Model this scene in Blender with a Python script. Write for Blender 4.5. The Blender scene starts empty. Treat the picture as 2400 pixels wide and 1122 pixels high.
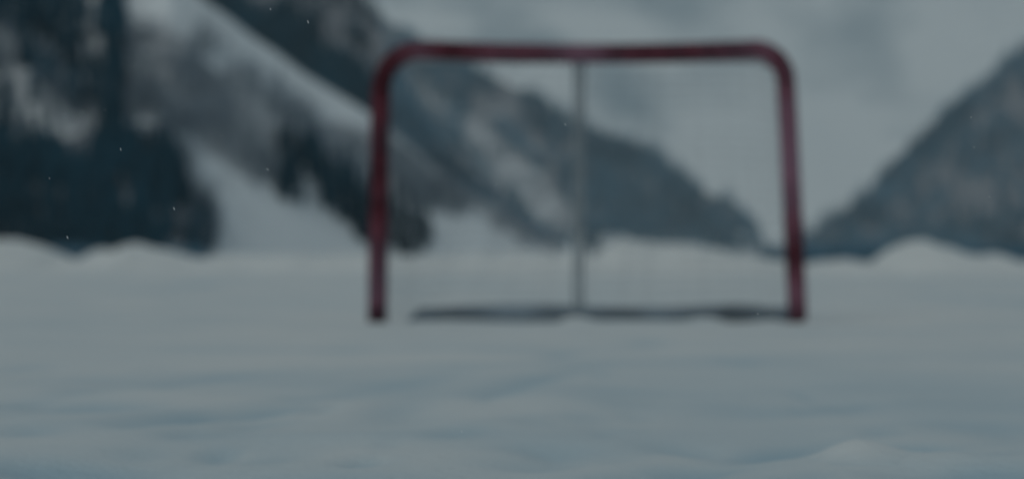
import bpy, math, random
import numpy as np

random.seed(7)
rng = np.random.default_rng(11)
sc = bpy.context.scene
COL = sc.collection

# ------------------------------------------------------------------ camera numbers (photo is 2400 x 1122)
F = 6456.0        # focal length in photo pixels
H = 0.28          # camera height over the snow
HOR = 600.0       # photo row of the horizon
D = 12.0          # distance to the goal
FOCUS = 3.0       # the lens is focused short of the goal
BLUR = 48.0       # blur disc of far things, photo px


def at(px, py, Y):
    return np.array([(px - 1200.0) / F * Y, Y, H + (HOR - py) / F * Y])


# ------------------------------------------------------------------ noise
def _hash(ix, iy, seed):
    h = (ix.astype(np.int64) * 374761393 + iy.astype(np.int64) * 668265263 + seed * 1442695041) & 0xFFFFFFFF
    h = ((h ^ (h >> 13)) * 1274126177) & 0xFFFFFFFF
    h = h ^ (h >> 16)
    return (h & 0xFFFF) / 65535.0


def vnoise(x, y, seed=0):
    x = np.asarray(x, float); y = np.asarray(y, float)
    ix = np.floor(x); iy = np.floor(y)
    fx = x - ix; fy = y - iy
    fx = fx * fx * fx * (fx * (fx * 6 - 15) + 10); fy = fy * fy * fy * (fy * (fy * 6 - 15) + 10)
    a = _hash(ix, iy, seed); b = _hash(ix + 1, iy, seed)
    c = _hash(ix, iy + 1, seed); d = _hash(ix + 1, iy + 1, seed)
    return (a + (b - a) * fx) * (1 - fy) + (c + (d - c) * fx) * fy


def fbm(x, y, seed=0, octs=4, gain=0.5):
    s = 0.0; a = 1.0; t = 0.0
    for k in range(octs):
        s = s + a * (vnoise(x * 2 ** k + 17.3 * k, y * 2 ** k - 9.1 * k, seed + k) * 2 - 1)
        t += a; a *= gain
    return s / t


# ------------------------------------------------------------------ mesh helpers
def link_mesh(name, verts, faces, mat, parent=None, smooth=True, attrs=None):
    me = bpy.data.meshes.new(name)
    verts = np.asarray(verts, np.float32)
    if isinstance(faces, np.ndarray):
        n, k = faces.shape
        me.vertices.add(len(verts)); me.vertices.foreach_set('co', verts.ravel())
        me.loops.add(n * k); me.loops.foreach_set('vertex_index', faces.astype(np.int32).ravel())
        me.polygons.add(n)
        me.polygons.foreach_set('loop_start', np.arange(0, n * k, k, dtype=np.int32))
        me.update(calc_edges=True)
    else:
        me.from_pydata([tuple(v) for v in verts], [], faces)
        me.update()
    me.polygons.foreach_set('use_smooth', [smooth] * len(me.polygons))
    if attrs:
        for an, av in attrs.items():
            at_ = me.attributes.new(an, 'FLOAT', 'POINT')
            at_.data.foreach_set('value', np.asarray(av, np.float32).ravel())
    me.materials.append(mat)
    o = bpy.data.objects.new(name, me)
    COL.objects.link(o)
    if parent is not None:
        o.parent = parent
    return o


def grid_faces(nr, nc):
    i = np.arange(nr * nc).reshape(nr, nc)
    return np.stack([i[:-1, :-1], i[:-1, 1:], i[1:, 1:], i[1:, :-1]], -1).reshape(-1, 4)


def tube(path, rad, seg=14, closed_caps=True):
    """a round tube along a polyline; rad may be a number or one radius per point"""
    P = np.asarray(path, float); n = len(P)
    R = np.full(n, rad) if np.isscalar(rad) else np.asarray(rad, float)
    T = np.gradient(P, axis=0); T /= np.linalg.norm(T, axis=1)[:, None]
    up = np.array([0, 0, 1.0]) if abs(T[0][2]) < 0.9 else np.array([0, 1.0, 0])
    N = np.cross(T[0], up); N /= np.linalg.norm(N)
    V = []
    for k in range(n):
        N = N - T[k] * np.dot(N, T[k]); N /= np.linalg.norm(N)
        B = np.cross(T[k], N)
        a = np.arange(seg) * 2 * math.pi / seg
        V.append(P[k] + R[k] * (np.cos(a)[:, None] * N + np.sin(a)[:, None] * B))
    V = np.concatenate(V)
    fs = []
    for k in range(n - 1):
        for j in range(seg):
            a, b = k * seg + j, k * seg + (j + 1) % seg
            fs.append((a, b, b + seg, a + seg))
    if closed_caps:
        fs.append(tuple(range(seg - 1, -1, -1)))
        fs.append(tuple(range((n - 1) * seg, n * seg)))
    return V, fs


class Bag:
    def __init__(self): self.v = []; self.f = []; self.n = 0
    def add(self, V, fs):
        self.v.append(np.asarray(V)); self.f += [tuple(i + self.n for i in f) for f in fs]; self.n += len(V)
    def link(self, name, mat, parent=None, smooth=True):
        return link_mesh(name, np.concatenate(self.v), self.f, mat, parent, smooth)


def tag(o, label=None, cat=None, group=None, kind=None):
    if label: o['label'] = label
    if cat: o['category'] = cat
    if group: o['group'] = group
    if kind: o['kind'] = kind
    return o


# ------------------------------------------------------------------ materials
def new_mat(name):
    m = bpy.data.materials.new(name); m.use_nodes = True
    nt = m.node_tree
    return m, nt, nt.nodes['Principled BSDF']


def noise_node(nt, scale, detail=4, vec=None, rough=0.55, stretch=None):
    tc = nt.nodes.new('ShaderNodeTexCoord')
    n = nt.nodes.new('ShaderNodeTexNoise')
    n.inputs['Scale'].default_value = scale; n.inputs['Detail'].default_value = detail
    n.inputs['Roughness'].default_value = rough
    if stretch:
        mp = nt.nodes.new('ShaderNodeMapping'); mp.inputs['Scale'].default_value = stretch
        nt.links.new(tc.outputs['Object'], mp.inputs['Vector'])
        nt.links.new(mp.outputs['Vector'], n.inputs['Vector'])
    else:
        nt.links.new(tc.outputs['Object'], n.inputs['Vector'])
    return n


def ramp(nt, src, stops):
    r = nt.nodes.new('ShaderNodeValToRGB')
    e = r.color_ramp.elements
    e[0].position, e[0].color = stops[0][0], (*stops[0][1], 1)
    e[1].position, e[1].color = stops[-1][0], (*stops[-1][1], 1)
    for p, c in stops[1:-1]:
        x = e.new(p); x.color = (*c, 1)
    nt.links.new(src, r.inputs['Fac'])
    return r


def mix_col(nt, fac, a, b):
    m = nt.nodes.new('ShaderNodeMix'); m.data_type = 'RGBA'
    for s, v in ((0, fac), (6, a), (7, b)):
        if isinstance(v, (tuple, list)): m.inputs[s].default_value = (*v, 1)
        elif isinstance(v, float): m.inputs[s].default_value = v
        else: nt.links.new(v, m.inputs[s])
    return m.outputs[2]


def mix_mul(nt, a, b):
    m = nt.nodes.new('ShaderNodeMix'); m.data_type = 'RGBA'; m.blend_type = 'MULTIPLY'
    m.inputs[0].default_value = 1.0; nt.links.new(a, m.inputs[6]); m.inputs[7].default_value = (*b, 1)
    return m.outputs[2]


def add_bump(nt, bs, src, strength, dist):
    b = nt.nodes.new('ShaderNodeBump'); b.inputs['Strength'].default_value = strength
    b.inputs['Distance'].default_value = dist
    nt.links.new(src, b.inputs['Height']); nt.links.new(b.outputs['Normal'], bs.inputs['Normal'])


def plain(name, col, rough=0.7, var=0.25, scale=8.0, metal=0.0, spec=0.5):
    m, nt, bs = new_mat(name)
    n = noise_node(nt, scale)
    lo = tuple(c * (1 - var) for c in col); hi = tuple(min(1, c * (1 + var)) for c in col)
    r = ramp(nt, n.outputs['Fac'], [(0.3, lo), (0.7, hi)])
    nt.links.new(r.outputs['Color'], bs.inputs['Base Color'])
    bs.inputs['Roughness'].default_value = rough; bs.inputs['Metallic'].default_value = metal; bs.inputs['Specular IOR Level'].default_value = spec
    return m


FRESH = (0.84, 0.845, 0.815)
PACKED_SHADE = (0.47, 0.61, 0.67)  # compacted snow, and the blue shade painted into hollows

# lake snow: fresh snow, bluer compacted snow, and hollow shade painted in
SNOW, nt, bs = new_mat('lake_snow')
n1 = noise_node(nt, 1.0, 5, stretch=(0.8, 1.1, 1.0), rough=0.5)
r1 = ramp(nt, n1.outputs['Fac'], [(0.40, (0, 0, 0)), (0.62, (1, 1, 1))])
ai = nt.nodes.new('ShaderNodeAttribute'); ai.attribute_name = 'packed_shade'
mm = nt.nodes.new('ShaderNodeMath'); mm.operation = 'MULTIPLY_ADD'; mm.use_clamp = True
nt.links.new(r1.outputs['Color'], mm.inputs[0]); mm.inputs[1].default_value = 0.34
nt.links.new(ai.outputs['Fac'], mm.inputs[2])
nt.links.new(mix_col(nt, mm.outputs[0], FRESH, PACKED_SHADE), bs.inputs['Base Color'])
bs.inputs['Roughness'].default_value = 0.65
nb = noise_node(nt, 45, 5)
add_bump(nt, bs, nb.outputs['Fac'], 0.35, 0.01)

BANK = plain('bank_snow', FRESH, 0.7, 0.04, 1.5)


def mountain_mat(name, rockcol, noise_scale, snowcol=(0.78, 0.81, 0.82), r0=0.60, r1=1.0):
    m, nt, bs = new_mat(name)
    a = nt.nodes.new('ShaderNodeAttribute'); a.attribute_name = 'rock'
    n = noise_node(nt, noise_scale, 6, rough=0.65)
    ad = nt.nodes.new('ShaderNodeMath'); ad.operation = 'ADD'
    nt.links.new(a.outputs['Fac'], ad.inputs[0]); nt.links.new(n.outputs['Fac'], ad.inputs[1])
    r = ramp(nt, ad.outputs[0], [(r0, (0, 0, 0)), (r1, (1, 1, 1))])
    nt.links.new(mix_col(nt, r.outputs['Color'], snowcol, rockcol), bs.inputs['Base Color'])
    bs.inputs['Roughness'].default_value = 0.8
    return m


M_SLOPE = mountain_mat('slope_snow', (0.20, 0.21, 0.23), 0.05)
M_FAR = mountain_mat('far_slope_snow', (0.22, 0.26, 0.29), 0.0022, (0.94, 0.91, 0.88), 0.5, 1.1)
NEEDLES = plain('conifer_needles', (0.009, 0.052, 0.082), 0.9, 0.6, 0.025, spec=0.1)
BARK = plain('bark', (0.06, 0.05, 0.045), 0.9, 0.3, 2)
TWIGS = plain('bare_twigs', (0.23, 0.285, 0.335), 0.9, 0.3, 0.05, spec=0.1)
FRINGE = plain('haze_tinted_needles', (0.092, 0.180, 0.245), 0.9, 0.5, 0.02, spec=0.1)  # pale blue of distance haze put into the needle colour

# goal pipe: dark red paint with rime on it ('frost' says where), grey scuffs
PIPE, nt, bs = new_mat('red_pipe_paint')
a = nt.nodes.new('ShaderNodeAttribute'); a.attribute_name = 'frost'
n = noise_node(nt, 34, 5, rough=0.7)
mu = nt.nodes.new('ShaderNodeMath'); mu.operation = 'MULTIPLY_ADD'; mu.use_clamp = True
nt.links.new(n.outputs['Fac'], mu.inputs[0]); mu.inputs[1].default_value = 0.35
sb = nt.nodes.new('ShaderNodeMath'); sb.operation = 'SUBTRACT'; nt.links.new(a.outputs['Fac'], sb.inputs[0]); sb.inputs[1].default_value = 0.175
nt.links.new(sb.outputs[0], mu.inputs[2])
n2 = noise_node(nt, 9, 3)
r2 = ramp(nt, n2.outputs['Fac'], [(0.35, (0.030, 0.0055, 0.0095)), (0.68, (0.104, 0.018, 0.028))])
nt.links.new(mix_col(nt, mu.outputs[0], r2.outputs['Color'], (0.54, 0.34, 0.47)), bs.inputs['Base Color'])
bs.inputs['Roughness'].default_value = 0.6; bs.inputs['Specular IOR Level'].default_value = 0.12
add_bump(nt, bs, n.outputs['Fac'], 0.2, 0.004)

STEEL = plain('galvanised_tube', (0.30, 0.34, 0.365), 0.55, 0.2, 20)
SLATE = plain('dark_base_tube', (0.15, 0.19, 0.225), 0.6, 0.7, 3.5)
CORD = plain('net_cord', (0.30, 0.33, 0.35), 0.9, 0.2, 12)
FLAKE = plain('snowflake_ice', (0.95, 0.95, 0.95), 0.5, 0.02, 3)

# ------------------------------------------------------------------ the snow sheet
# hollows and swells: (px, py in the photo, half width in px, half depth in m, height m, slant)
FEAT = [
    (215, 962, 150, 0.16, -0.016, 0.1), (60, 950, 80, 0.16, -0.010, 0.0), (450, 980, 130, 0.15, -0.016, -1.8), (610, 962, 110, 0.16, -0.016, -1.6), (740, 928, 150, 0.18, -0.008, -2.2),
    (180, 1098, 200, 0.10, -0.018, 0.10), (620, 1110, 300, 0.07, -0.012, 0.05), (510, 1054, 45, 0.09, -0.012, -0.5), (60, 1025, 90, 0.12, -0.010, 0.0),
    (850, 1076, 42, 0.07, -0.014, -0.3), (930, 955, 75, 0.36, -0.009, -1.0), (960, 895, 110, 0.34, -0.009, -1.8), (570, 875, 110, 0.4, -0.007, -2.0),
    (1260, 890, 120, 0.26, -0.012, -2.4), (1310, 830, 50, 0.34, -0.010, -1.0), (1525, 797, 45, 0.36, -0.014, -1.0), (820, 810, 60, 0.5, -0.006, 0.0),
    (1500, 1098, 200, 0.09, -0.016, -0.9), (1620, 1076, 130, 0.08, -0.016, -0.9), (1820, 1036, 150, 0.13, -0.016, -1.6),
    (2160, 1043, 80, 0.10, -0.016, 0.2), (2300, 1104, 190, 0.09, -0.020, -0.3), (1300, 1046, 150, 0.10, -0.009, 0.0), (1240, 1070, 120, 0.08, -0.008, -0.6),
    (1480, 940, 140, 0.4, -0.007, 0.0), (1700, 950, 220, 0.5, -0.006, 0.0), (2150, 900, 300, 0.6, -0.006, 0.0), (2300, 990, 160, 0.2, -0.007, 0.0),
    (2305, 697, 22, 3.0, -0.022, 0.0), (455, 668, 40, 2.2, -0.010, 0.0), (2190, 655, 35, 2.5, -0.008, 0.0),
    (180, 925, 120, 0.22, 0.010, 0.0), (380, 930, 160, 0.18, 0.010, 0.0), (800, 1025, 220, 0.12, 0.010, 0.0),
    (1330, 930, 160, 0.26, 0.010, 0.0), (1100, 1000, 200, 0.2, 0.008, 0.0), (2250, 1075, 200, 0.09, 0.012, 0.0),
]


fr = random.Random(23)
for _ in range(70):      # small scuffs and wind ripples
    py_ = fr.uniform(840, 1118); hw_ = fr.uniform(22, 95)
    FEAT.append((fr.uniform(0, 2400), py_, hw_, fr.uniform(0.05, 0.10) * (1 + (1118 - py_) / 110), -fr.uniform(0.003, 0.008), fr.uniform(-1.7, 0.3)))


def ground_h(x, y):
    near = np.exp(-np.maximum(y - 18, 0) / 14.0)
    z = 0.024 * fbm(x * 0.8, (y - 1.8 * x) * 0.7, 3, 3) * near
    z += 0.010 * fbm(x * 2.2, (y - 2.0 * x) * 1.5, 9, 3) * np.exp(-np.maximum(y - 7, 0) / 5.0)
    z += 0.05 * fbm(x * 0.12, y * 0.2, 21, 3) * np.clip((y - 15) / 12, 0, 1) * np.exp(-np.maximum(y - 60, 0) / 40)
    for px, py, hw, hd, hh, sl in FEAT:
        Y = F * H / (py - HOR); X = (px - 1200) / F * Y; w = hw / F * Y
        v = (y - Y) + sl * (x - X) * (Y / 4.0)
        z = z + hh * np.exp(-((x - X) / w) ** 2 - (v / hd) ** 2)
    # the goal stands in a shallow scraped patch with scuffed lumps along its rear tube
    z -= 0.040 * np.exp(-((x - 0.33) / 1.2) ** 2 - ((y - 12.55) / 0.5) ** 2)
    for px, hh in ((1345, 0.052), (1165, 0.020), (1430, 0.024), (1655, 0.038), (1590, 0.018), (1000, 0.024), (1230, 0.012)):
        z = z + hh * np.exp(-((x - (px - 1200) / F * 12.4) / 0.10) ** 2 - ((y - 12.42) / 0.22) ** 2)
    return z


GX = np.concatenate([-np.geomspace(9000, 5.0, 58)[:-1], np.linspace(-5.0, 5.0, 480), np.geomspace(5.0, 9000, 58)[1:]])
GY = np.concatenate([[-6000, -600, -60, -6], np.linspace(0.5, 2.4, 12)[:-1], np.geomspace(2.4, 60, 560), np.geomspace(60, 9000, 40)[1:]])
XX, YY = np.meshgrid(GX, GY)
ZZ = ground_h(XX, YY)
packed_shade = np.zeros_like(XX)
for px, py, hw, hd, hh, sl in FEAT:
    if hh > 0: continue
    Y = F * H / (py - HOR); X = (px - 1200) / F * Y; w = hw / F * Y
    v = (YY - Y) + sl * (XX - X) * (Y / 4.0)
    packed_shade = np.maximum(packed_shade, min(1, -hh / 0.02) * 0.9 * np.exp(-((XX - X) / (w * 1.1)) ** 2 - (v / (hd * 1.2)) ** 2))  # shade of the hollows painted as bluer, darker snow
packed_shade += 0.30 * np.clip((9.0 - YY) / 5.5, 0, 1) * np.clip((XX * 0.25 + 0.75), 0.5, 1)  # snow colour also turns bluer towards the camera
g = link_mesh('snow_ground', np.stack([XX, YY, ZZ], -1).reshape(-1, 3), grid_faces(*XX.shape), SNOW, attrs={'packed_shade': packed_shade})
tag(g, kind='structure', label='flat wind-hardened snow covering the frozen lake')

# ------------------------------------------------------------------ ploughed snow bank round the rink
BK = [(-1500, 575), (-700, 560), (-300, 572), (0, 562), (70, 565), (120, 583), (180, 603), (255, 583), (330, 574), (400, 588), (470, 600), (600, 592),
      (860, 594), (1000, 602), (1200, 592), (1300, 588), (1350, 590), (1400, 597), (1435, 572), (1475, 560), (1550, 566), (1650, 574), (1700, 584), (1760, 600), (1800, 608), (1900, 614), (1990, 610), (2050, 622),
      (2080, 592), (2115, 567), (2165, 566), (2215, 580), (2275, 602), (2330, 598), (2400, 622), (2500, 590), (2900, 575), (4000, 580)]
YB = 45.0
px = np.linspace(-1500, 4000, 900)
by = np.interp(px, [p[0] for p in BK], [p[1] for p in BK])
ker = np.exp(-np.linspace(-2, 2, 9) ** 2); ker /= ker.sum()
by = np.convolve(np.pad(by, 4, 'edge'), ker, 'valid')
by = by + 6 * fbm(px / 34, px * 0 + 4.5, 15, 2) + 9 * fbm(px / 85, px * 0, 5, 4)
V = []
vs = np.linspace(-1, 1, 41)
for v in vs:
    X = (px - 1200) / F * YB
    top = H + (HOR - by) / F * YB
    Y = YB + v * 6.0 + 0.8 * fbm(X * 0.3, X * 0 + v, 8, 3)
    prof = (0.5 + 0.5 * np.cos(math.pi * np.sign(v) * abs(v) ** 0.85))
    lump = 0.10 * fbm(X * 0.9, Y * 0.9, 31, 4) * prof * (1 - prof) * 4
    Z = -0.06 + (np.maximum(top, 0.02) + 0.06) * prof + lump
    V.append(np.stack([X, Y, Z], -1))
tag(link_mesh('snow_bank', np.concatenate(V), grid_faces(len(vs), len(px)), BANK), kind='structure',
    label='low lumpy bank of ploughed snow across the rink edge')

# small pale heap in the right foreground
hp = at(2010, 1060, F * H / (1064 - HOR)); hY = hp[1]
nr, nc = 48, 64
V = []; pk = []
for i in range(nr):
    r = i / (nr - 1)
    for j in range(nc):
        a_ = 2 * math.pi * j / nc
        w = 0.100 + 0.012 * math.cos(a_) + 0.010 * math.sin(3 * a_ + 1)
        x = hp[0] + r * w * math.cos(a_); y = hY + 0.02 + r * (0.15 if a_ < math.pi else 0.24) * math.sin(a_)
        V.append([x, y, 0.023 * (0.5 + 0.5 * math.cos(math.pi * r ** 0.85)) ** 1.15 - 0.002 * r ** 4])
        pk.append(0.04 + 0.46 * r ** 2)
V = np.array(V)
V[:, 2] += ground_h(V[:, 0], V[:, 1]) + 0.002 * fbm(V[:, 0] * 18, V[:, 1] * 18, 2, 2)
fs = []
for i in range(nr - 1):
    for j in range(nc):
        fs.append((i * nc + j, (i + 1) * nc + j, (i + 1) * nc + (j + 1) % nc, i * nc + (j + 1) % nc))
tag(link_mesh('snow_heap', V, fs, SNOW, attrs={'packed_shade': pk}), 'small pale peaked heap of fresh snow on the near snow field', 'snow heap')

def in_poly(px, py, poly):
    ins = np.zeros(px.shape, bool); n = len(poly)
    for i in range(n):
        x1, y1 = poly[i]; x2, y2 = poly[(i + 1) % n]
        c = ((y1 > py) != (y2 > py)) & (px < (x2 - x1) * (py - y1) / ((y2 - y1) if y2 != y1 else 1e-9) + x1)
        ins ^= c
    return ins


# ------------------------------------------------------------------ mountains
TAN = {}


class Slope:
    """one mountain flank: foot at distance Yb(px), crest along a photo polyline, falling away again behind"""
    def __init__(s, crest, yb, slope_deg, x0, x1, seed, amp, scale, ground=0.0):
        s.cx = [c[0] for c in crest]; s.cy = [c[1] for c in crest]
        s.yb = yb; s.t = math.tan(math.radians(slope_deg)); s.x0, s.x1 = x0, x1
        s.seed, s.amp, s.scale = seed, amp, scale; s.ground = ground

    def base(s, px): return np.interp(px, s.yb[0], s.yb[1])

    def nz(s, x, y, z): return s.amp * fbm(x / s.scale, y / s.scale, s.seed, 4) * np.clip(z / (s.amp * 3), 0, 1)

    def point(s, px, py):
        px = np.asarray(px, float); py = np.asarray(py, float)
        k = (HOR - py) / F; Yb = s.base(px)
        z = np.maximum((H + k * Yb) / (1 - k / s.t), 0)
        Y = Yb + z / s.t; x = (px - 1200) / F * Y
        return x, Y, z + s.nz(x, Y, z)

    def crest(s, px): return np.interp(px, s.cx, s.cy)

    def build(s, name, mat, label, nc=260, nr=60, rock=None):
        px = np.linspace(s.x0, s.x1, nc)
        cy = s.crest(px); k = (HOR - cy) / F; Yb = s.base(px)
        zc = np.maximum((H + k * Yb) / (1 - k / s.t), 0.0)
        rows = []; ats = []
        for v in np.concatenate([[-0.02], np.linspace(0, 1, nr), 1 + np.linspace(0.04, 1.1, 14)]):
            z0 = np.where(v <= 1, v * zc, (2 - v) * zc)
            Y = Yb + v * zc / s.t; x = (px - 1200) / F * Y
            z = z0 + s.nz(x, Y, np.maximum(z0, 0)) - (3.0 if (v < 0 or v > 2) else 0) - 0.5
            rows.append(np.stack([x, Y, z], -1))
            if rock is not None:
                sy = HOR - F * (z - H) / Y
                ats.append(rock(px, sy, x, Y))
            else:
                ats.append(np.full_like(px, s.ground))
        o = link_mesh(name, np.concatenate(rows), grid_faces(len(rows), nc), mat, attrs={'rock': np.concatenate(ats)})
        return tag(o, kind='structure', label=label)


M1 = Slope([(-900, -700), (0, -330), (200, -170), (400, -40), (640, 112), (870, 285), (960, 355), (1080, 450), (1150, 480), (1220, 522), (1290, 562), (1380, 606)],
           ([-900, 400, 900, 1500], [560, 600, 700, 800]), 34, -900, 1430, 41, 7, 90, 0.12)
M2 = Slope([(-500, -620), (200, -330), (500, -190), (700, -110), (830, -30), (885, 40), (930, 150), (1000, 270), (1143, 440), (1230, 520), (1320, 590), (1360, 606)],
           ([-500, 1400], [1150, 1250]), 36, -500, 1370, 52, 10, 130, 0.58)
M3 = Slope([(300, -420), (700, -90), (880, 20), (960, 75), (1100, 155), (1250, 228), (1340, 285), (1450, 320), (1550, 362), (1640, 450), (1710, 470), (1765, 510), (1800, 575), (1840, 606)],
           ([300, 1850], [2500, 2700]), 36, 300, 1850, 63, 12, 160, 0.44)
MR = Slope([(1850, 606), (1885, 548), (1960, 500), (2050, 418), (2160, 305), (2230, 240), (2400, 95), (2700, -130), (3300, -420), (4200, -600)],
           ([1800, 4200], [2600, 2100]), 36, 1840, 4200, 74, 12, 150, 0.56)
MF = Slope([(-2500, -700), (0, -560), (900, -420), (1500, -300), (2000, -360), (2600, -480), (5000, -700)],
           ([-2500, 5000], [11000, 11000]), 36, -2500, 5000, 85, 100, 1200)

# outcrops and snowfields on the far face: centre, half sizes, amount, tilt in degrees
FAR_ROCK = [(2000, 150, 130, 110, .26, 20), (1930, 225, 110, 55, .16, -20), (2085, 45, 130, 50, .14, 20), (1350, 0, 420, 40, .16, 0), (1190, 85, 260, 26, .22, 6), (1610, 50, 230, 50, .22, 22),
            (1450, 235, 90, 95, .34, 20), (1545, 300, 110, 45, .24, 35), (1740, 170, 120, 110, .12, 0), (1340, 130, 190, 26, .20, 15), (2300, 20, 120, 40, .12, 0), (2095, 310, 40, 40, .12, 0), (1050, 20, 180, 25, .12, 5)]
FAR_SNOW = [(1420, 95, 130, 32, .34, 25), (1290, 195, 60, 50, .5, 30), (1850, 400, 270, 150, .45, 0), (930, 70, 40, 40, .3, 0), (2220, 140, 110, 110, .2, 0), (1030, 55, 130, 22, .25, 5)]


def far_rock(px, py, x, Y):
    r = np.zeros_like(px) + 0.03 + 0.16 * fbm(x / 450, Y / 900, 90, 4)
    for k, lst in ((1, FAR_ROCK), (-1, FAR_SNOW)):
        for cx, cy, rx, ry, a, deg in lst:
            c_, s_ = math.cos(math.radians(deg)), math.sin(math.radians(deg))
            u = (px - cx) * c_ + (py - cy) * s_; v = (py - cy) * c_ - (px - cx) * s_
            r += k * a * np.exp(-(u / rx) ** 2 - (v / ry) ** 2)
    return r


SCRUB = [[(300, 60), (420, 80), (560, 180), (700, 265), (880, 300), (960, 350), (1090, 430), (1130, 468), (1090, 500), (1030, 495), (900, 450), (700, 420), (600, 430), (460, 330), (340, 250), (290, 150)],
         [(-400, 330), (60, 340), (300, 300), (380, 330), (440, 400), (490, 500), (490, 575), (-400, 600)]]


def m1_floor(px, py, x, Y):
    jx = 22 * fbm(px / 50, py / 50, 61, 3); jy = 22 * fbm(px / 50, py / 50, 67, 3)
    r = np.full_like(px, 0.10)
    r[in_poly(px + jx, py + jy, [(1090, 420), (1150, 470), (1300, 560), (1320, 600), (1230, 575), (1110, 500)])] = 0.30
    up = in_poly(px + jx, py + jy, [(-400, -300), (290, -300), (300, 300), (200, 330), (-400, 330)])
    r[up] = 0.32
    r[up & in_poly(px + jx * .5, py + jy * .5, [(20, 150), (80, 160), (200, 290), (190, 330), (120, 320), (60, 240)])] = 0.12
    r[in_poly(px + jx, py + jy, SCRUB[0])] = 0.34
    r[in_poly(px + jx, py + jy, SCRUB[1])] = 0.5
    return r


M1.build('mountain_slope', M_SLOPE, 'near wooded mountain flank with snowy gullies', nc=420, nr=120, rock=m1_floor)
M2.build('mountain_ridge', M_SLOPE, 'dark wooded ridge behind the near flank')


def m3_floor(px, py, x, Y):
    r = np.full_like(px, 0.50)
    for x0, y0, x1, y1, w in ((985, 205, 1130, 330, 26), (1130, 330, 1310, 510, 38)):
        t = np.clip(((px - x0) * (x1 - x0) + (py - y0) * (y1 - y0)) / ((x1 - x0) ** 2 + (y1 - y0) ** 2), 0, 1)
        d = np.hypot(px - x0 - t * (x1 - x0), py - y0 - t * (y1 - y0)) + 14 * fbm(px / 40, py / 40, 33, 3)
        r[d < w] = 0.34
    r[py > 548] = 0.10
    return r


M3.build('mountain_spur', M_SLOPE, 'grey wooded spur running down into the valley', nc=360, nr=120, rock=m3_floor)
MR.build('mountain_flank', M_SLOPE, 'blue grey wooded flank on the far side of the valley')
MF.build('far_mountain', M_FAR, 'pale snowy mountainside closing the valley', nc=300, nr=130, rock=far_rock)


# ------------------------------------------------------------------ trees
def conifer(seed, layers=8, seg=9):
    """unit-height spruce crown: drooping jagged skirts; returns tri soup (n,3,3)"""
    r = np.random.default_rng(seed); tris = []
    for k in range(layers):
        t = k / (layers - 1)
        z1 = 0.10 + 0.90 * (t ** 0.92); zt = min(1.0, z1 + 0.19 * (1.1 - 0.6 * t)); 
        if k == layers - 1: z1, zt = 0.88, 1.0
        R = 0.155 * (1 - t) ** 0.85 + 0.012
        ph = r.random() * 6.28; ring = []
        for j in range(seg * 2):
            a = ph + math.pi * j / seg
            rr = R * ((0.85 + 0.4 * r.random()) if j % 2 == 0 else (0.42 + 0.2 * r.random()))
            zz = z1 + (-0.03 * r.random() if j % 2 == 0 else 0.035)
            ring.append((rr * math.cos(a), rr * math.sin(a), zz))
        top = (0.01 * (r.random() - .5), 0.01 * (r.random() - .5), zt)
        for j in range(seg * 2):
            tris.append((ring[j], ring[(j + 1) % (seg * 2)], top))
    return np.array(tris)


def trunk_tris(r0=0.016, seg=5, h=0.9):
    T = []
    for j in range(seg):
        a, b = 2 * math.pi * j / seg, 2 * math.pi * (j + 1) / seg
        T.append(((r0 * math.cos(a), r0 * math.sin(a), -0.04), (r0 * math.cos(b), r0 * math.sin(b), -0.04), (0, 0, h)))
    return np.array(T)


def bare(seed):
    r = np.random.default_rng(seed); T = [*trunk_tris(0.018, 4, 0.9)]
    for k in range(26):
        z = 0.2 + 0.7 * r.random(); a = r.random() * 6.28; L = 0.26 * (1.15 - z) + 0.08; up = 0.12 + 0.25 * r.random()
        d = np.array([math.cos(a), math.sin(a)]); n_ = np.array([-d[1], d[0]]) * 0.012
        p0 = (n_[0], n_[1], z); p1 = (-n_[0], -n_[1], z); p2 = (d[0] * L, d[1] * L, z + up * L * 2)
        T.append((p0, p1, p2))
        q = (d[0] * L * .5 , d[1] * L * .5, z + up * L)
        a2 = a + (r.random() - .5) * 2
        T.append((q, (q[0], q[1], q[2] + 0.02), (q[0] + math.cos(a2) * L * .5, q[1] + math.sin(a2) * L * .5, q[2] + 0.12)))
    return np.array(T)


CON = [np.concatenate([conifer(100 + k), trunk_tris()]) for k in range(5)]
CON_LO = [np.concatenate([conifer(200 + k, 6, 6), trunk_tris(seg=3)]) for k in range(5)]
BARE = [bare(300 + k) for k in range(5)]


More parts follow.
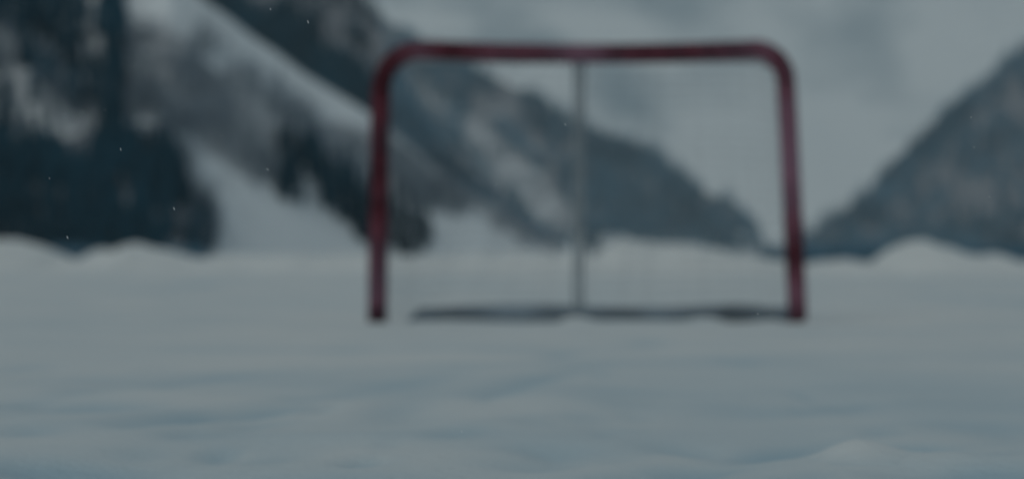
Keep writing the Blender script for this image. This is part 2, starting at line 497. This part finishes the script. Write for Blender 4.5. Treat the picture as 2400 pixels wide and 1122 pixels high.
def scatter(slope, regions, templates, gaps=()):
    """regions: (polygon in photo px, trees per 1000 px2, mean height m); returns a triangle soup"""
    out = []
    for poly, dens, hm in regions:
        xs = [p[0] for p in poly]; ys = [p[1] for p in poly]
        area = (max(xs) - min(xs)) * (max(ys) - min(ys))
        n = int(area * dens / 1000)
        px = rng.uniform(min(xs), max(xs), n); py = rng.uniform(min(ys), max(ys), n)
        jx = 26 * fbm(px / 60, py / 60, 77, 3); jy = 26 * fbm(px / 60, py / 60, 97, 3)
        keep = in_poly(px + jx, py + jy, poly)
        # natural gaps
        keep &= fbm(px / 70, py / 90, 13, 3) > -0.42
        for gx0, gy0, gx1, gy1, gw, share in gaps:      # snow chutes and clearings: a strip from one point to another
            dx, dy = gx1 - gx0, gy1 - gy0; L2 = dx * dx + dy * dy + 1e-6
            t = np.clip(((px - gx0) * dx + (py - gy0) * dy) / L2, 0, 1)
            dist = np.hypot(px - gx0 - t * dx, py - gy0 - t * dy) + 0.4 * jx
            keep &= ~((dist < gw) & (rng.random(n) < share))
        px, py = px[keep], py[keep]
        hh = hm * rng.uniform(0.6, 1.3, len(px))
        Yd = slope.base(px) * 1.1
        pyb = py + 0.42 * F * hh / Yd
        pyb = np.minimum(pyb, HOR - 2)
        ok = pyb > slope.crest(px) + 1
        px, pyb, hh = px[ok], pyb[ok], hh[ok]
        x, Y, z = slope.point(px, pyb)
        for i in range(len(px)):
            T = templates[rng.integers(len(templates))]
            a = rng.uniform(0, 6.28); ca, sa = math.cos(a), math.sin(a); w = hh[i] * rng.uniform(0.85, 1.25)
            Q = np.empty_like(T)
            Q[..., 0] = (T[..., 0] * ca - T[..., 1] * sa) * w + x[i]
            Q[..., 1] = (T[..., 0] * sa + T[..., 1] * ca) * w + Y[i]
            Q[..., 2] = T[..., 2] * hh[i] + z[i] - 0.6
            out.append(Q)
    return np.concatenate(out)


def soup(name, tris, mat, label):
    V = tris.reshape(-1, 3); fs = np.arange(len(V)).reshape(-1, 3)
    o = link_mesh(name, V, fs, mat, smooth=False)
    return tag(o, label=label, kind='stuff')


# near flank: the dark wood
soup('conifer_wood', scatter(M1, [
    ([(-500, -150), (300, -150), (285, 120), (300, 290), (380, 320), (440, 390), (480, 470), (500, 560), (380, 575), (160, 590), (-500, 600)], 4.0, 8),
    ([(-500, 330), (60, 340), (190, 330), (300, 300), (380, 320), (430, 400), (460, 480), (430, 575), (160, 590), (-500, 600)], 2.5, 8),
    ([(245, -150), (300, -150), (290, 150), (300, 300), (245, 300)], 3.0, 9),
    ([(650, 340), (720, 330), (800, 380), (860, 440), (900, 560), (850, 545), (780, 470), (720, 430), (690, 480), (655, 430)], 5.0, 9),
    ([(905, 440), (960, 470), (1010, 560), (985, 585), (880, 570)], 3.6, 8),
    ([(440, 470), (505, 480), (520, 550), (450, 560)], 2.4, 7),
    ([(-900, -600), (-480, -450), (-480, 600), (-900, 600)], 1.5, 9),
    ([(-500, -450), (0, -300), (300, -140), (300, -100), (-500, -100)], 1.6, 9),
], CON, gaps=[(50, 190, 180, 315, 40, .97), (-10, 60, 5, 170, 42, .9), (85, 90, 180, 180, 30, .8), (215, 60, 240, 110, 36, .75), (215, 200, 240, 225, 34, .6), (20, 20, 40, 60, 24, .6),
              (285, 420, 310, 450, 40, .7), (110, 420, 130, 500, 30, .6), (370, 440, 400, 520, 36, .65), (20, 480, 30, 560, 26, .6), (200, 480, 210, 560, 24, .5), (320, 380, 350, 400, 22, .5), (470, 430, 520, 500, 34, .6), (430, 480, 455, 500, 26, .5), (-200, 150, -120, 240, 50, .9)]), NEEDLES, 'dense dark conifer wood on the near mountain flank')
soup('bare_woodland', scatter(M1, [
    ([(290, 40), (420, 60), (560, 150), (700, 240), (860, 360), (860, 430), (700, 350), (650, 420), (560, 400), (450, 330), (330, 240), (290, 130)], 4.2, 7),
    ([(300, 180), (460, 250), (640, 420), (620, 450), (480, 340), (360, 290)], 4.0, 6),
    ([(880, 380), (960, 420), (1090, 460), (1070, 480), (960, 460), (900, 440)], 6, 6),
    ([(270, 170), (390, 200), (400, 330), (300, 330)], 5.0, 6),
    ([(320, 270), (400, 290), (470, 400), (540, 500), (500, 570), (430, 560), (440, 400)], 5.0, 7),
    ([(1090, 460), (1150, 480), (1300, 568), (1230, 575), (1120, 510)], 3.0, 6),
    ([(420, 40), (560, 110), (860, 320), (860, 360), (560, 160)], 1.2, 6),
    ([(890, 320), (960, 365), (1080, 440), (1130, 470), (1095, 508), (1040, 504), (1000, 495), (920, 450)], 9.0, 6),
    ([(30, 80), (260, 80), (300, 300), (180, 320), (40, 260)], 2.0, 7),
    ([(-200, 0), (30, 0), (30, 200), (-200, 200)], 2.0, 7),
    ([(460, 430), (520, 470), (520, 560), (440, 540)], 3.0, 6),
], BARE, gaps=[(330, 120, 420, 230, 22, .5), (470, 310, 560, 400, 24, .6), (700, 300, 740, 330, 24, .6), (600, 200, 640, 300, 18, .4)]), TWIGS, 'grey leafless woodland below the bright snow ridge')
soup('ridge_wood', scatter(M2, [
    ([(480, -60), (620, -40), (760, 80), (885, 190), (930, 250), (930, 340), (860, 280), (640, 120), (480, 10)], 20.0, 11),
    ([(600, -80), (820, -60), (860, 40), (890, 150), (860, 190), (760, 90)], 3.5, 10),
    ([(800, -60), (900, 0), (880, 50), (830, 20)], 6.0, 10),
    ([(-400, -480), (200, -320), (500, -180), (800, -60), (600, -40), (480, -60), (-400, -200)], 2.5, 10),
], CON_LO), NEEDLES, 'dark conifer wood on the ridge behind the bright snow ridge')
soup('ridge_wood', scatter(M2, [
    ([(890, 60), (940, 150), (1010, 270), (1150, 440), (1240, 520), (1330, 590), (1230, 590), (1120, 500), (1000, 430), (900, 330), (900, 200)], 13.0, 11),
    ([(1060, 380), (1110, 390), (1180, 480), (1130, 500)], 9.0, 12),
], CON_LO, gaps=[(920, 260, 1000, 330, 20, .4), (1180, 520, 1220, 560, 24, .5)]), FRINGE, 'haze-tinted end of the ridge wood, seen just inside the left goal post')
soup('spur_wood', scatter(M3, [
    ([(880, 30), (1000, 60), (1110, 130), (1260, 205), (1345, 260), (1460, 300), (1560, 345), (1650, 440), (1720, 465), (1775, 510), (1800, 580), (1700, 580), (1560, 570),
      (1420, 570), (1330, 530), (1200, 460), (1000, 300), (900, 200)], 15.0, 15),
    ([(350, -380), (700, -80), (900, 30), (900, 90), (350, -200)], 4.0, 15),
    ([(1180, 430), (1240, 440), (1320, 500), (1420, 570), (1390, 590), (1280, 560), (1200, 520)], 10.0, 14),
    ([(1290, 270), (1460, 320), (1560, 380), (1650, 470), (1560, 520), (1400, 500), (1320, 400)], 6.0, 14),
], CON_LO, gaps=[(985, 205, 1130, 330, 28, .75), (1130, 330, 1300, 500, 42, .95), (1060, 185, 1250, 330, 11, .5), (1350, 330, 1570, 510, 13, .4), (1165, 240, 1300, 390, 24, .75), (1300, 390, 1400, 500, 14, .3), (920, 60, 960, 190, 16, .8), (1480, 400, 1560, 470, 14, .35)]),
     FRINGE, 'haze-tinted conifer wood on the spur seen through the goal')
soup('flank_wood', scatter(MR, [
    ([(1870, 560), (1900, 520), (1970, 475), (2060, 390), (2165, 280), (2235, 215), (2400, 70), (2700, -150), (3300, -420), (4200, -580), (4200, 600), (1860, 606)], 8.0, 15),
    ([(1960, 520), (2060, 420), (2160, 300), (2230, 230), (2400, 80), (2400, 140), (2250, 300), (2100, 450), (2030, 560)], 7.0, 15),
    ([(1880, 560), (2060, 520), (2400, 520), (2700, 540), (2700, 606), (1880, 606)], 8.0, 14),
], CON_LO, gaps=[(2200, 380, 2260, 500, 36, .55), (2300, 230, 2380, 240, 34, .5), (2370, 400, 2390, 470, 34, .5), (2110, 480, 2120, 540, 24, .4), (2500, 200, 2560, 400, 40, .5)]),
     FRINGE, 'blue grey conifer wood on the flank right of the goal')

def shore(regions):
    out = []
    for x0, x1, y0, y1, n in regions:
        for _ in range(n):
            p = rng.uniform(x0, x1); Y = rng.uniform(y0, y1); h = rng.uniform(0.5, 1.0) * Y / 140
            T = BARE[rng.integers(5)] if rng.random() < 0.3 else CON_LO[rng.integers(5)]
            Q = T * np.array([h * 2.4, h * 2.4, h]); Q = Q + np.array([(p - 1200) / F * Y, Y, -0.05]); out.append(Q)
    return np.concatenate(out)


soup('shore_scrub', shore([(1780, 2085, 110, 170, 260), (2240, 2480, 110, 170, 160), (110, 240, 110, 170, 120), (370, 480, 110, 170, 50)]), FRINGE,
     'low dark scrub along the shore behind the snow bank')

# single trees that stand clear of the woods
TREES = [
    (M1, 265, 255, 15, 'tallest dark spruce, a straight spire high on the slope above the left wood', 'n'),
    (M1, 432, 470, 9, 'dark spruce at the upper right corner of the left wood, beside the snow gully', 'n'),
    (M1, 486, 548, 9, 'short dark spruce at the foot of the left wood, next to the snow fan', 'n'),
    (M1, 690, 440, 9, 'leftmost spruce of the dark stand above the snow fan', 'n'),
    (M1, 708, 488, 8, 'small spruce below the dark stand, out on the snow fan', 'n'),
    (M1, 985, 578, 8, 'squat spruce at the foot of the slope, just inside the left goal post', 'n'),
    (M3, 1395, 600, 30, 'lone dark spruce at the valley floor, right of the central rear goal support', 'n'),
    (M3, 1755, 586, 12, 'last spruce at the low end of the grey spur', 'f'),
    (MR, 2170, 355, 26, 'tall spruce breaking the skyline of the right flank', 'f'),
    (MR, 2035, 608, 22, 'dark spruce in the dip of the snow bank right of the goal', 'n'),
]
for i, (sl, px_, py_, hgt, lab, kd) in enumerate(TREES):
    x, Y, z = [float(v) for v in sl.point(px_, min(py_, 597))]
    root = bpy.data.objects.new('conifer_tree', None); COL.objects.link(root); root.location = (x, Y, z - 0.5)
    tag(root, lab, 'tree', 'single conifers at the edges of the woods')
    c = conifer(500 + i, 11, 11) * hgt
    link_mesh('crown', c.reshape(-1, 3), np.arange(len(c) * 3).reshape(-1, 3), NEEDLES if kd == 'n' else FRINGE, root, smooth=False)
    Vt, ft = tube([(0, 0, -0.5), (0, 0, hgt * 0.45), (0, 0, hgt * 0.93)], [hgt * 0.018, hgt * 0.012, hgt * 0.003], 8)
    link_mesh('trunk', Vt, ft, BARK, root)

# ------------------------------------------------------------------ the hockey goal
GC = at(1377, 745, D)
goal = bpy.data.objects.new('hockey_goal', None); COL.objects.link(goal); goal.location = (GC[0], D, 0)
tag(goal, 'small frosted red pipe hockey goal standing on the snow, its rear tubes grey', 'hockey goal')


def gl(px, py, Y=D):
    p = at(px, py, Y); return np.array([p[0] - GC[0], Y - D, p[2]])


R = 0.0425
RB = 94          # bend radius, photo px


def frost_at(profile, s): return np.interp(s, [p[0] for p in profile], [p[1] for p in profile])


def pipe(name, pts, frost_profile, axis, r=R):
    V, fs = tube(pts, r, 20)
    ctrl = V[:, axis]
    return link_mesh(name, V, fs, PIPE, goal, attrs={'frost': frost_at(frost_profile, ctrl)})


def zpx(py): return H + (HOR - py) / F * D
def xpx(px): return (px - 1200) / F * D - GC[0]


# posts (short straight lengths up to the bends)
lp = [gl(x, y) for x, y in [(884, 756), (885, 700), (886, 600), (888, 500), (889, 400), (890, 300), (893, 214)]]
rp = [gl(x, y) for x, y in [(1869, 752), (1867, 690), (1863, 600), (1858, 500), (1853, 400), (1848, 300), (1842, 194)]]
pipe('goal_post', lp, [(zpx(p), v) for p, v in [(756, .02), (742, .03), (722, .16), (690, .20), (640, .18), (600, .12), (560, .06), (520, .01), (440, 0.0), (370, .02), (330, .06), (300, .05), (270, .0), (228, .0)]], 2)
pipe('goal_post', rp, [(zpx(p), v) for p, v in [(752, .06), (740, .08), (710, .20), (660, .24), (625, .16), (600, .0), (580, .0), (555, .08), (520, .16), (450, .22), (400, .32), (340, .27), (280, .24), (228, .14)]], 2)
# crossbar with both bends, sagging a little
arc = []
for t in np.linspace(0, 1, 12):
    a_ = math.pi - t * math.pi / 2
    arc.append((893 + RB + RB * math.cos(a_), 212 - 95 * math.sin(a_)))
bar = [(987 + (1768 - 987) * t, 117 + 9 * math.sin(math.pi * t) ** 0.9) for t in np.linspace(0.03, 0.97, 30)]
arc2 = []
for t in np.linspace(0, 1, 12):
    a_ = math.pi / 2 - t * math.pi / 2
    arc2.append((1842 - 74 + 74 * math.cos(a_), 192 - 75 * math.sin(a_)))
pipe('crossbar', [gl(x, y) for x, y in arc + bar + arc2],
     [(xpx(p), v) for p, v in [(860, .0), (900, .0), (930, .03), (985, .14), (1030, .05), (1065, .0), (1110, .06), (1150, .12), (1230, .09), (1290, .12), (1350, .27), (1400, .2), (1440, .07), (1540, .04), (1620, .05), (1700, .08), (1760, .16), (1800, .16), (1830, .05), (1846, .15), (1880, .12)]], 0)

# rear base tube: from both posts back round to the rear, partly snowed in
YR = 12.72


def sm(pts, n=8):
    """Catmull-Rom through the points"""
    P = [np.array(p, float) for p in pts]; P = [2 * P[0] - P[1]] + P + [2 * P[-1] - P[-2]]; out = []
    for i in range(1, len(P) - 2):
        for t in np.linspace(0, 1, n, endpoint=False):
            out.append(0.5 * (2 * P[i] + (P[i + 1] - P[i - 1]) * t + (2 * P[i - 1] - 5 * P[i] + 4 * P[i + 1] - P[i + 2]) * t * t + (3 * P[i] - P[i - 1] - 3 * P[i + 1] + P[i + 2]) * t ** 3))
    out.append(P[-2]); return np.array(out)


zb = 0.016
bl = gl(885, 745); br = gl(1868, 745)
xl, xr = gl(962, 736, YR)[0], gl(1856, 736, YR)[0]
base = sm([(bl[0], 0.03, -0.03), (bl[0] + 0.02, 0.35, -0.055), (xl - 0.04, 0.62, -0.085), (xl + 0.04, YR - D, -0.012), (xl + 0.16, YR - D + 0.01, zb), (0, YR - D + .02, zb),
           (xr - 0.3, YR - D + 0.01, zb), (xr - 0.06, YR - D - 0.02, zb), (xr + 0.0, 0.5, zb - .02), (br[0] - 0.01, 0.03, -0.03)])
V, fs = tube(base, 0.035 + 0.006 * np.sin(np.arange(len(base)) * 0.55), 14); link_mesh('base_frame', V, fs, SLATE, goal)
# top rear rail and the central support
zt = 1.15
YT = 0.34
top = sm([(gl(898, 200)[0] + .01, 0.03, 1.05), (gl(925, 150)[0], 0.20, zt - .03), (gl(1010, 150)[0], YT - .04, zt), (gl(1200, 150)[0], YT, zt), (gl(1500, 150)[0], YT, zt), (gl(1745, 150)[0], YT - .04, zt), (gl(1815, 150)[0], 0.20, zt - .03), (gl(1838, 200)[0] - .01, 0.03, 1.05)])
V, fs = tube(top, 0.0085, 10); link_mesh('top_rail', V, fs, STEEL, goal)
cx_ = gl(1355, 600, D + .6)[0]
sup = sm([(cx_, 0.03, 1.158), (cx_, 0.25, 1.15), (cx_, YT, zt - 0.01), (cx_, YT + 0.09, 1.05), (cx_ + 0.004, YR - D - 0.05, 0.35), (cx_ + 0.006, YR - D, 0.03)])
twin = Bag()
for dx_ in (-0.0155, 0.0155):      # a pair of thin uprights
    V, fs = tube(sup + np.array([dx_, 0, 0]), 0.0115, 12); twin.add(V, fs)
twin.link('rear_support', STEEL, goal)
# netting between the rails
net = Bag()
ti = np.linspace(0, 1, 60)
tl = np.linspace(0, 1, len(top)); bl_ = np.linspace(0, 1, len(base))
for t in np.linspace(0.01, 0.99, 46):
    t = min(0.995, max(0.005, t + fr.uniform(-0.008, 0.008)))
    p = np.array([np.interp(t, tl, top[:, c]) for c in range(3)]); q = np.array([np.interp(t, bl_, base[:, c]) for c in range(3)])
    sag = np.array([0, 0.03 * math.sin(t * 9), 0])
    V, fs = tube([p + (q - p) * s + sag * math.sin(math.pi * s) for s in np.linspace(0, 1, 6)], fr.uniform(0.0005, 0.0014), 3, False); net.add(V, fs)
for s in np.linspace(0.03, 0.97, 24):
    pts = []
    for t in np.linspace(0.0, 1.0, 50):
        p = np.array([np.interp(t, tl, top[:, c]) for c in range(3)]); q = np.array([np.interp(t, bl_, base[:, c]) for c in range(3)])
        pts.append(p + (q - p) * s + np.array([0, 0.03 * math.sin(t * 9) * math.sin(math.pi * s), -0.008 * abs(math.sin(t * 46 * math.pi))]))
    V, fs = tube(pts, fr.uniform(0.0006, 0.0014), 3, False); net.add(V, fs)
net.link('net', CORD, goal)

# ------------------------------------------------------------------ falling snow
FL = [(634, 22), (722, 52), (315, 154), (193, 261), (283, 350), (519, 319), (600, 412), (627, 397), (408, 489), (158, 556), (810, 232), (247, 258), (1314, 140), (1325, 292),
      (1383, 284), (1152, 338), (1163, 432), (2276, 275), (2283, 345), (2319, 461), (1776, 735), (116, 418), (1233, 575), (1082, 1010)]
fb = Bag(); r = random.Random(4)
for px_, py_ in FL:
    Y = FOCUS + r.uniform(-0.12, 0.12); p = at(px_, py_, Y); a_ = r.uniform(0.2, 0.9); L = r.choice([0.0004, 0.0008, 0.0015])
    d = np.array([math.sin(a_) * L, 0.0, -math.cos(a_) * L]); rr = r.uniform(0.00022, 0.00040)
    V, fs = tube([p - d - d / L * 0.0004, p - d * .6, p, p + d * .6, p + d + d / L * 0.0004], [rr * .3, rr * .9, rr, rr * .9, rr * .3], 6); fb.add(V, fs)
tag(fb.link('falling_snow', FLAKE), 'tiny snowflakes drifting down close to the viewer', kind='stuff')

# ------------------------------------------------------------------ valley haze
import bmesh
bm = bmesh.new(); bmesh.ops.create_cube(bm, size=1.0)
me = bpy.data.meshes.new('haze'); bm.to_mesh(me); bm.free()
hz = bpy.data.objects.new('haze', me); COL.objects.link(hz)
hz.scale = (40000, 30000, 4600); hz.location = (0, 5000, 4600 / 2 - 8)
m = bpy.data.materials.new('valley_haze'); m.use_nodes = True; nt = m.node_tree; nt.nodes.clear()
out = nt.nodes.new('ShaderNodeOutputMaterial'); pv = nt.nodes.new('ShaderNodeVolumePrincipled')
pv.inputs['Color'].default_value = (0.72, 0.91, 1.0, 1); pv.inputs['Density'].default_value = 6.8e-5; pv.inputs['Anisotropy'].default_value = 0.0
nt.links.new(pv.outputs[0], out.inputs['Volume'])
me.materials.append(m)
tag(hz, 'thin winter haze filling the valley', kind='stuff')

# ------------------------------------------------------------------ light
SUN_EL, SUN_AZ = math.radians(36), math.radians(205)      # azimuth clockwise from +Y: behind the camera, a little to the left
w = bpy.data.worlds.new('World'); sc.world = w; w.use_nodes = True
nt = w.node_tree; bg = nt.nodes['Background']
sky = nt.nodes.new('ShaderNodeTexSky'); sky.sky_type = 'NISHITA'; sky.sun_disc = False
sky.sun_elevation = SUN_EL; sky.sun_rotation = SUN_AZ; sky.dust_density = 3.0; sky.air_density = 1.0; sky.altitude = 1200
hs = nt.nodes.new('ShaderNodeHueSaturation'); hs.inputs['Saturation'].default_value = 0.30
nt.links.new(sky.outputs[0], hs.inputs['Color'])
nt.links.new(mix_mul(nt, hs.outputs[0], (0.89, 0.985, 1.015)), bg.inputs['Color']); bg.inputs['Strength'].default_value = 0.10
sl = bpy.data.lights.new('sun', 'SUN'); sl.energy = 1.15; sl.angle = math.radians(25); sl.color = (1.0, 0.98, 0.88)
so = bpy.data.objects.new('sun', sl); COL.objects.link(so)
dx, dy = math.sin(SUN_AZ) * math.cos(SUN_EL), math.cos(SUN_AZ) * math.cos(SUN_EL)
from mathutils import Vector
so.rotation_euler = Vector((dx, dy, math.sin(SUN_EL))).to_track_quat('Z', 'Y').to_euler()

# ------------------------------------------------------------------ camera
cam = bpy.data.cameras.new('camera'); co = bpy.data.objects.new('camera', cam); COL.objects.link(co)
co.location = (0, 0, H); co.rotation_euler = (math.radians(90), 0, 0)
cam.sensor_width = 36; cam.lens = F * 36 / 2400; cam.shift_y = (HOR - 561) / 2400
cam.clip_start = 0.05; cam.clip_end = 60000
cam.dof.use_dof = True; cam.dof.focus_distance = FOCUS
cam.dof.aperture_fstop = cam.lens / (BLUR * FOCUS / F * 1000); cam.dof.aperture_blades = 0
sc.camera = co

sc.view_settings.view_transform = 'Standard'; sc.view_settings.look = 'None'
sc.view_settings.exposure = -0.60; sc.view_settings.gamma = 1.0
sc.cycles.use_denoising = True
sc.cycles.volume_bounces = 1
sc.cycles.max_bounces = 6
sc.cycles.use_adaptive_sampling = False
